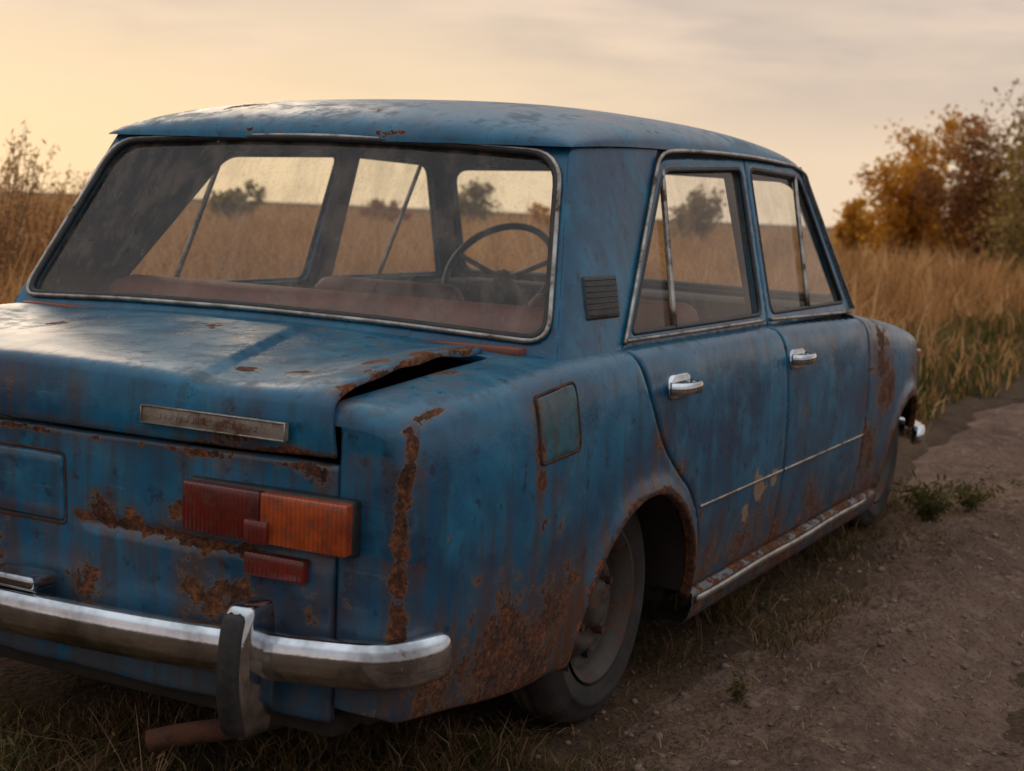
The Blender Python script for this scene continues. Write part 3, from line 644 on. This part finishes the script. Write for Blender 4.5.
def mgrid(name,X,Y,Z,mat):
    n,m=X.shape;V=np.stack([X,Y,Z],-1).reshape(-1,3);i,j=np.meshgrid(np.arange(n-1),np.arange(m-1),indexing='ij');a=(i*m+j).ravel();F=np.stack([a,a+m,a+m+1,a+1],1)
    me=bpy.data.meshes.new(name);me.vertices.add(len(V));me.vertices.foreach_set('co',V.ravel());me.loops.add(F.size);me.loops.foreach_set('vertex_index',F.ravel().astype(np.int32));me.polygons.add(len(F));me.polygons.foreach_set('loop_start',np.arange(0,F.size,4,dtype=np.int32));me.update(calc_edges=True)
    me.polygons.foreach_set('use_smooth',[True]*len(F));me.materials.append(mat);o=bpy.data.objects.new(name,me);COL.objects.link(o);o['kind']='structure';return o
def mat_ground(name,a,b,c,gr):
    t=NT(name);co=t.coord();n1=t.noise(co,1.1,3);n2=t.noise(co,9,5,.7);n3=t.noise(co,60,4,.7);vo=t.n('ShaderNodeTexVoronoi',{'Vector':co,'Scale':40.0}).outputs[0]
    col=t.mix(t.ramp(n1,.35,.65),a,b);col=t.mix(t.ramp(n2,.42,.72),col,c);col=t.mix(t.math('MULTIPLY',t.ramp(n3,.48,.68),.65),col,gr)
    h=t.math('ADD',t.math('MULTIPLY',n2,1.0),t.math('MULTIPLY',n3,.5));h=t.math('SUBTRACT',h,t.math('MULTIPLY',vo,.3))
    t.bsdf(Base_Color=col,Roughness=.95,Normal=t.bump(h,.045,1.0),Specular_IOR_Level=.10);return t.m
M['soil']=mat_ground('grassy_soil',(.12,.070,.042),(.075,.047,.030),(.155,.098,.056),(.035,.025,.017))
M['road']=mat_ground('dry_dirt_road',(.225,.138,.098),(.150,.092,.066),(.31,.20,.142),(.070,.042,.030))
k=np.sinh(np.linspace(-6.2,6.2,420));k=k/k[-1]*420
X,Y=np.meshgrid(k+.8,k+1.5,indexing='ij');mgrid('ground',X,Y,ground_h(X,Y),M['soil'])
ys=np.concatenate([np.arange(-4,9,.025),9+np.cumsum(np.linspace(.06,1.4,130))]);us=np.linspace(0,1,160)
Y,U=np.meshgrid(ys,us,indexing='ij');X=road_l(Y)-.03+(road_r(Y)-road_l(Y)+.06)*U;Z=road_h(X,Y)
mgrid('dirt_road',X.T.copy(),Y.T.copy(),Z.T.copy(),M['road'])
def H(x,y):
    x=np.atleast_1d(np.asarray(x,float));y=np.atleast_1d(np.asarray(y,float));inr=(x>road_l(y)+.05)&(x<road_r(y)-.05);return np.where(inr,road_h(x,y),ground_h(x,y))
# ------------------------------------------------------------------ grass
def blades(name,x,y,h,w,lean,tone,mat,label,cat,z=None):
    n=len(x);z=H(x,y)-.01 if z is None else z;a=rng.uniform(0,2*math.pi,n);dx=np.cos(a);dy=np.sin(a);b=rng.uniform(0,2*math.pi,n);lx=np.cos(b)*lean*h;ly=np.sin(b)*lean*h
    V=np.zeros((n,5,3));V[:,0]=np.stack([x-dx*w,y-dy*w,z],-1);V[:,1]=np.stack([x+dx*w,y+dy*w,z],-1)
    V[:,2]=np.stack([x+lx*.3-dx*w*.7,y+ly*.3-dy*w*.7,z+h*.55],-1);V[:,3]=np.stack([x+lx*.3+dx*w*.7,y+ly*.3+dy*w*.7,z+h*.55],-1);V[:,4]=np.stack([x+lx,y+ly,z+h*(1-.25*lean)],-1)
    o5=(np.arange(n)*5)[:,None];F=np.concatenate([o5+[0,1,3],o5+[0,3,2],o5+[2,3,4]],1).reshape(-1,3)
    me=bpy.data.meshes.new(name);me.vertices.add(n*5);me.vertices.foreach_set('co',V.ravel());me.loops.add(F.size);me.loops.foreach_set('vertex_index',F.ravel().astype(np.int32));me.polygons.add(len(F));me.polygons.foreach_set('loop_start',np.arange(0,F.size,3,dtype=np.int32));me.update(calc_edges=True)
    at=me.attributes.new('tone','FLOAT','POINT');at.data.foreach_set('value',np.repeat(tone,5).astype(np.float32));me.materials.append(mat)
    o=bpy.data.objects.new(name,me);COL.objects.link(o);o['kind']='stuff';o['label']=label;o['category']=cat;return o
M['dry']=mat_blade('dry_grass_blades',(.24,.11,.042),(.50,.26,.10),(.70,.43,.20))
M['dryn']=mat_blade('dry_straw_blades',(.12,.068,.034),(.26,.155,.080),(.50,.34,.19))
M['green']=mat_blade('verge_grass_blades',(.050,.056,.017),(.105,.105,.034),(.22,.16,.065))
CX,CY=2.058,-3.042
def wedge(n,d0,d1,a0=-60,a1=4):
    d=d0*(d1/d0)**rng.uniform(0,1,n);a=np.radians(rng.uniform(a0,a1,n));return CX+d*np.sin(a),CY+d*np.cos(a),d
def clearcar(x,y,m=.0): return ~((np.abs(x)<.86+m)&(y>-1.1-m)&(y<3.15+m))
x,y,d=wedge(130000,4.5,130);ok=clearcar(x,y,.25)&(((x<road_l(y)-.12-.4*sm((7-d)/5)))|(x>road_r(y)+.2));x,y,d=x[ok],y[ok],d[ok]
clump=vn(x*.9,y*.9,21)+.6*vn(x*2.6,y*2.6,22)+.7*vn(x*.22,y*.22,23)
ed=np.clip((road_l(y)-x-.1)/1.8,0,1);ed=np.where(x>road_r(y),1,ed)
h=(.36+.42*rng.uniform(0,1,len(x))**1.2+.45*clump)*(.22+.78*ed);h=np.clip(h,.06,1.2)*np.where(rng.uniform(0,1,len(x))>.96,1.4,1)
w=np.clip(.0018*d**.55*.9,.002,.03)*rng.uniform(.6,1.4,len(x))+.0004*d
tone=np.clip(.48+.75*clump+rng.normal(0,.22,len(x)),0,1)
isg=(ed<.6)&(rng.uniform(0,1,len(x))<.7)
blades('dry_grass_field',x[~isg],y[~isg],h[~isg],w[~isg],rng.uniform(.1,.7,(~isg).sum()),tone[~isg],M['dry'],'tall dry golden grass covering the field','grass')
blades('verge_grass',x[isg],y[isg],h[isg]*.9,w[isg],rng.uniform(.2,.8,isg.sum()),tone[isg],M['green'],'short green and brown grass along the road edge','grass')
n=90000;x=rng.uniform(-2.6,1.20,n);y=rng.uniform(-2.0,5.0,n);e=road_l(y)-x+.3*vn(x*5,y*5,31)
pr=np.clip(.30+e/.40,0,1)*np.where((np.abs(x)<.66)&(y>-.1)&(y<2.9),.2,1)*np.clip(.45+1.6*vn(x*3.5,y*3.5,33),0.03,1);ok=(rng.uniform(0,1,n)<pr);x,y=x[ok],y[ok]
def ex(n,x0,x1,y0,y1): return rng.uniform(x0,x1,n),rng.uniform(y0,y1,n)
E=[ex(9000,-.9,.75,-1.35,-.70),ex(9000,-.4,.80,-.90,-.25),ex(4500,.60,.95,.30,2.2),ex(5000,.60,.98,2.3,3.3),ex(3500,.55,.95,-.60,.42)]
x=np.concatenate([x]+[e[0] for e in E]);y=np.concatenate([y]+[e[1] for e in E]);k_=np.clip(.5+1.7*vn(x*7,y*7,36),0.05,1)>rng.uniform(0,1,len(x));x,y=x[k_],y[k_]
hub=(np.abs(y)<.30)&(x>.52)&(x<.75);x,y=x[~hub],y[~hub]
und=(np.abs(x)<.80)&(y>-.90)&(y<2.95)
h=rng.uniform(.03,.10,len(x))*(1+1.6*np.clip(vn(x*2.3,y*2.3,35),-.4,.5));h=np.where(und,np.minimum(h,.13),h);h=np.where((y<-.25)&(x<.8),h*1.3,h)
tall=(rng.uniform(0,1,len(x))>.982)&~und&(x<.8);h=np.where(tall,rng.uniform(.12,.32,len(x)),h)
h=np.where(x>road_l(y),h*.5,h)
tn=np.clip(rng.normal(.42,.28,len(x)),0,1);gsel=rng.uniform(0,1,len(x))<.42
blades('dry_grass_near',x[~gsel],y[~gsel],h[~gsel],rng.uniform(.0010,.0024,(~gsel).sum()),rng.uniform(.3,1.6,(~gsel).sum()),tn[~gsel],M['dryn'],'sparse dry grass around and under the car','grass')
blades('green_grass_near',x[gsel],y[gsel],h[gsel]*.8,rng.uniform(.0012,.003,gsel.sum()),rng.uniform(.3,1.3,gsel.sum()),tn[gsel]*.7,M['green'],'low dull green grass around and under the car','grass')
# litter of broken straw lying on the track edge and around the wheels
n=5000;x=rng.normal(1.0,.35,n);y=rng.uniform(-.6,5,n);kk=(x>.5)&(x<2.4);x,y=x[kk],y[kk]
blades('straw_litter',x,y,rng.uniform(.008,.03,len(x)),rng.uniform(.001,.002,len(x)),rng.uniform(1.5,2.6,len(x)),np.clip(rng.normal(.5,.3,len(x)),0,1),M['dryn'],'bits of dry straw lying along the edge of the dirt road','straw',z=H(x,y)+.002)
def pebble_mesh(x,y,r):
    V=[];F=[]
    bm=bmesh.new();bmesh.ops.create_icosphere(bm,subdivisions=1,radius=1);bv=np.array([v.co[:] for v in bm.verts]);bf=np.array([[v.index for v in f.verts] for f in bm.faces]);bm.free()
    z=H(x,y)
    for i in range(len(x)):
        s=bv*(1+rng.uniform(-.22,.22,(len(bv),1)))*[1,rng.uniform(.6,1),rng.uniform(.45,.75)]*r[i];a=rng.uniform(0,6.28);c,sn=math.cos(a),math.sin(a);s=s@np.array([[c,-sn,0],[sn,c,0],[0,0,1]])
        V.append(s+[x[i],y[i],z[i]+r[i]*.15]);F.append(bf+i*len(bv))
    return np.concatenate(V),np.concatenate(F)
M['stone']=mat_simple('dusty_stone',(.27,.185,.14),(.15,.10,.072),15,.9)
n=4600;x=rng.uniform(.7,3.6,n);y=rng.uniform(-.8,7,n);V,F=pebble_mesh(x,y,rng.uniform(.0025,.009,n)*rng.choice([1,1,1,1.8],n));o=mk('gravel',V,F,'stone',None);o['kind']='stuff';o['label']='small gravel scattered over the dirt road';o['category']='gravel'
for i,(x,y,r,lb) in enumerate([(.98,.30,.022,'largest pale stone on the road beside the rear wheel'),(1.14,.46,.013,'small stone on the road just beyond the stone beside the rear wheel'),(1.35,2.1,.022,'stone in the road level with the front wheel'),(1.02,1.45,.015,'small stone on the road edge below the front door'),(1.55,.62,.014,'small stone at the lower right of the dirt road')]):
    V,F=pebble_mesh(np.array([x]),np.array([y]),np.array([r]));o=mk('stone',V,F,'stone',None);o['label']=lb;o['category']='stone'
# ------------------------------------------------------------------ weeds
def leafmesh(name,P,size,tone,mat,par,asp=.45):
    n=len(P);a=rng.normal(size=(n,3));a/=np.linalg.norm(a,axis=1)[:,None];b=rng.normal(size=(n,3));b-=a*(a*b).sum(1)[:,None];b/=np.linalg.norm(b,axis=1)[:,None];s=np.broadcast_to(size,n)[:,None]
    V=np.stack([P-a*s,P+b*s*asp,P+a*s,P-b*s*asp],1).reshape(-1,3)
    me=bpy.data.meshes.new(name);me.vertices.add(n*4);me.vertices.foreach_set('co',V.ravel());me.loops.add(n*4);me.loops.foreach_set('vertex_index',np.arange(n*4,dtype=np.int32));me.polygons.add(n);me.polygons.foreach_set('loop_start',np.arange(0,n*4,4,dtype=np.int32));me.update(calc_edges=True)
    at=me.attributes.new('tone','FLOAT','POINT');at.data.foreach_set('value',np.repeat(tone,4).astype(np.float32));me.materials.append(mat);o=bpy.data.objects.new(name,me);COL.objects.link(o);o.parent=par;return o
def stems(name,paths,rads,mat,par):
    V=[];F=[]
    for P,rr in zip(paths,rads):
        b=len(V);n=5;P=[np.array(p) for p in P]
        for i,p in enumerate(P):
            r=rr*(1-.75*i/(len(P)-1))
            for k in range(n): V.append(p+[r*math.cos(k*6.283/n),r*math.sin(k*6.283/n),0])
        for i in range(len(P)-1):
            for k in range(n): F.append((b+i*n+k,b+i*n+(k+1)%n,b+(i+1)*n+(k+1)%n,b+(i+1)*n+k))
    return mk(name,V,F,mat,par)
M['bark']=mat_simple('grey_brown_bark',(.10,.07,.05),(.05,.035,.028),14,.9)
M['drystem']=mat_simple('dry_stem',(.26,.15,.08),(.15,.09,.05),14,.9)
def weed(x,y,ht,nst,lab,mat,n_leaf=26,sz=.02,spread=.35):
    z=float(H(x,y)[0]);t=thing('weed_plant',lab,'plant',(x,y,z));ps=[];rs=[];L=[]
    for i in range(nst):
        a=rng.uniform(0,6.28);l=ht*rng.uniform(.55,1);s=rng.uniform(.1,spread);p=[(math.cos(a)*s*l*(k/5)**1.4,math.sin(a)*s*l*(k/5)**1.4,l*k/5*(1-.1*k/5)) for k in range(6)]
        ps.append(p);rs.append(.0012+.0025*ht);q=np.array(p)
        for _ in range(n_leaf):
            u=rng.uniform(.15,1)*5;i0=int(min(4,u));L.append(q[i0]+(q[i0+1]-q[i0])*(u-i0)+rng.normal(0,sz*.8,3))
    stems('stem',ps,rs,'drystem',t);L=np.array(L);L[:,2]=np.maximum(L[:,2],.005);leafmesh('foliage',L,sz*rng.uniform(.6,1.3,len(L)),rng.uniform(0,1,len(L)),mat,t,.25)
weed(.84,2.66,.18,60,'low green grass tuft growing against the front wheel',M['green'],8,.020,1.3)
weed(.94,2.93,.13,50,'smaller green grass tuft just ahead of the front wheel tuft',M['green'],8,.016,1.6)
weed(.93,.32,.06,10,'tiny weed at the front of the rear wheel',M['green'],14,.010,1.0)
weed(.62,-.34,.08,14,'low weed at the back of the rear wheel',M['green'],12,.011,1.2)
weed(.30,-1.02,.28,9,'dry wispy weed under the rear bumper left of the overrider',M['dryn'],5,.009,.45)
weed(-.05,-1.02,.13,14,'short green weed at the bottom left below the bumper',M['green'],16,.014,1.0)
# ------------------------------------------------------------------ trees and bushes
M['lyel']=mat_blade('yellow_orange_leaves',(.30,.135,.022),(.70,.34,.05),(.85,.52,.10),.5)
M['lred']=mat_blade('red_brown_leaves',(.20,.09,.04),(.42,.20,.075),(.58,.30,.12),.5)
M['lgrn']=mat_blade('olive_autumn_leaves',(.16,.12,.045),(.32,.23,.08),(.50,.34,.12),.5)
def tree(kind,x,y,ht,wd,nl,mat,lab,sz=.05):
    z=float(H(x,y)[0])-.05;t=thing(kind,lab,'tree' if kind=='autumn_tree' else 'bush',(x,y,z));ps=[];rs=[];tips=[]
    nt=8 if kind=='autumn_tree' else 9
    for i in range(nt):
        a=rng.uniform(0,6.28);s=rng.uniform(.05,.5)*wd;l=ht*rng.uniform(.55,1);c=[(math.cos(a)*s*(k/6)**.8+rng.normal(0,.03),math.sin(a)*s*(k/6)**.8+rng.normal(0,.03),l*k/6) for k in range(7)]
        ps.append(c);rs.append(.009*ht);c=np.array(c)
        for j in range(12):
            k=rng.integers(0,6);p=c[k]+(c[k+1]-c[k])*rng.uniform();a2=rng.uniform(0,6.28);l2=ht*rng.uniform(.10,.24)*(1.25-k/7)
            q=[p+np.array([math.cos(a2)*l2*m/3*.8,math.sin(a2)*l2*m/3*.8,l2*(.35*m/3+.5*(m/3)**2)]) for m in range(4)];ps.append(q);rs.append(.004*ht)
            for _ in range(3): tips.append((q[rng.integers(1,4)]+rng.normal(0,.04*ht,3),rng.uniform(.025,.065)*ht))
            for _ in range(2):
                p3=q[rng.integers(1,4)];d3=rng.normal(0,1,3);d3[2]=abs(d3[2])+.8;d3/=np.linalg.norm(d3);ps.append([p3,p3+d3*l2*.35,p3+d3*l2*.6+rng.normal(0,.02,3)]);rs.append(.0022*ht)
                tips.append((p3+d3*l2*.5,.035*ht))
        tips.append((c[-1],.05*ht))
    stems('trunk',ps,rs,'bark',t)
    w=np.array([s for _,s in tips])**1.5;w/=w.sum();id_=rng.choice(len(tips),nl,p=w);C=np.array([p for p,_ in tips])[id_];S=np.array([s for _,s in tips])[id_]
    L=C+rng.normal(0,1,(nl,3))*S[:,None]*[1,1,.8];ct=rng.uniform(0,1,len(tips))[id_];L[:,2]=np.abs(L[:,2])
    leafmesh('crown',L,sz*rng.uniform(.6,1.3,nl),np.clip(ct*.7+rng.uniform(0,.3,nl),0,1),mat,t,.6)
def at(px,dist):
    a=(px-512)/1530;dx=-.4608+.8821*a;dy=.8787+.4688*a;n=math.hypot(dx,dy);return CX+dx/n*dist,CY+dy/n*dist
def T(kind,px,dist,ht,wd,nl,mat,lab,**k):
    x,y=at(px,dist);tree(kind,x,y,ht,wd,nl,M[mat],lab,**k)
T('autumn_tree',890,34,3.2,1.8,8500,'lyel','yellow orange autumn tree in the field right of the car roof',sz=.06)
T('autumn_tree',966,33,3.2,2.4,8000,'lred','red brown half bare tree right of the yellow tree',sz=.055)
T('autumn_tree',1024,27,3.5,1.5,5200,'lgrn','sparse olive tree cut by the right edge of the photo',sz=.045)
T('autumn_bush',846,40,1.6,2.0,3000,'lyel','low orange bush left of the yellow tree',sz=.07)
T('autumn_bush',928,38,2.1,2.4,4500,'lyel','golden bush between the yellow tree and the red brown tree',sz=.07)
T('autumn_bush',1005,36,2.3,2.6,5000,'lred','rusty brown bush below the sparse olive tree',sz=.065)
T('autumn_bush',680,44,2.0,2.6,3000,'lgrn','olive bush seen through the rear door window',sz=.07)
T('autumn_bush',545,42,1.4,1.6,1800,'lyel','orange bush seen beyond the steering wheel',sz=.07)
T('autumn_bush',465,52,1.9,3.0,3000,'lgrn','olive bush seen through the windscreen',sz=.08)
T('autumn_bush',380,50,1.2,2.6,1800,'lred','brown bush seen through the middle of the rear window',sz=.08)
T('autumn_bush',225,46,1.4,3.0,3000,'lgrn','olive bush seen through the left part of the rear window',sz=.08)
T('autumn_bush',140,50,1.1,2.4,1800,'lred','brown bush seen at the left end of the rear window',sz=.08)
for px,dist,ht,lab in [(-8,10,1.75,'tallest dry weed standing at the left edge of the photo'),(14,11.5,1.55,'thin dry weed second from the left edge'),(38,12.5,1.45,'dry weed halfway between the left edge and the car roof'),(62,14,1.40,'low dry weed nearest to the left end of the rear window'),(-35,12,1.7,'dry weed just outside the left edge of the photo')]:
    x,y=at(px,dist);weed(x,y,ht,30,lab,M['dry'],60,.024,.30)
# ------------------------------------------------------------------ world
w=bpy.data.worlds.new('World');sc.world=w;w.use_nodes=True;nt=w.node_tree;nt.nodes.clear()
class WT(NT):
    def __init__(s): s.t=nt
t=WT();out=t.n('ShaderNodeOutputWorld')
g_=t.n('ShaderNodeTexCoord').outputs['Generated'];sep=t.n('ShaderNodeSeparateXYZ',{0:g_});z=sep.outputs[2]
SD=Vector((-.80,.60,.14)).normalized()
dt=t.n('ShaderNodeVectorMath',{0:g_,1:(SD.x,SD.y,SD.z)},operation='DOT_PRODUCT').outputs['Value']
wide=t.ramp(dt,-.2,.98);tight=t.ramp(dt,.80,1.0)
cl=t.noise(t.mapv(g_,(1.0,1.0,4.5)),2.4,5,.55);cl2=t.noise(t.mapv(g_,(1.4,1.4,8)),3.0,5,.52)
hor=t.mix(wide,(.50,.42,.39),(.86,.67,.48));up=t.mix(wide,(.42,.41,.44),(.60,.50,.44))
base=t.mix(t.ramp(z,.03,.19),hor,up)
high=t.mix(t.ramp(z,.22,.7),base,(.72,.75,.80))
grey=t.mix(wide,(.36,.33,.35),(.44,.375,.36))
c=t.mix(t.math('MULTIPLY',t.ramp(cl,.42,.64),t.math('MULTIPLY',t.ramp(z,.015,.12,.08,.8),t.ramp(z,.5,.25))),high,grey)
c=t.mix(t.math('MULTIPLY',t.ramp(cl2,.48,.66),t.ramp(z,.5,.25,0,.6)),c,t.mix(wide,(.58,.49,.45),(.88,.68,.53)))
c=t.mix(t.math('MULTIPLY',t.math('MULTIPLY',tight,t.ramp(z,.16,.0)),.75),c,(.97,.72,.42))
bg=t.n('ShaderNodeBackground',{0:c,1:1.05})
sky=t.n('ShaderNodeTexSky',sky_type='NISHITA',sun_disc=False,sun_elevation=R(8),sun_rotation=math.atan2(SD.x,SD.y))
bg2=t.n('ShaderNodeBackground',{0:sky.outputs[0],1:.002})
ad=t.n('ShaderNodeAddShader',{0:bg.outputs[0],1:bg2.outputs[0]});nt.links.new(ad.outputs[0],out.inputs[0])
L=bpy.data.lights.new('sun','SUN');L.energy=.75;L.angle=R(34);L.color=(1,.76,.52);lo=bpy.data.objects.new('sun',L);COL.objects.link(lo)
lo.rotation_euler=Vector((SD.x,SD.y,.30)).to_track_quat('Z','Y').to_euler()
# ------------------------------------------------------------------ camera
yaw,pit,rol=R(27.67),R(7.17),R(2.53)
f=Vector((-math.sin(yaw)*math.cos(pit),math.cos(yaw)*math.cos(pit),-math.sin(pit)));r=Vector((math.cos(yaw),math.sin(yaw),0));u=r.cross(f)
r2=r*math.cos(rol)+u*math.sin(rol);u2=-r*math.sin(rol)+u*math.cos(rol)
cam=bpy.data.cameras.new('camera');cam.sensor_width=36;cam.lens=1530/1024*36;cam.clip_end=2000;co=bpy.data.objects.new('camera',cam);COL.objects.link(co)
mm=Matrix((r2,u2,-f)).transposed().to_4x4();mm.translation=(CX,CY,1.195);co.matrix_world=mm;sc.camera=co
cam.dof.use_dof=True;cam.dof.focus_distance=3.1;cam.dof.aperture_fstop=5.6
sc.view_settings.view_transform='Standard';sc.view_settings.look='None';sc.view_settings.exposure=0
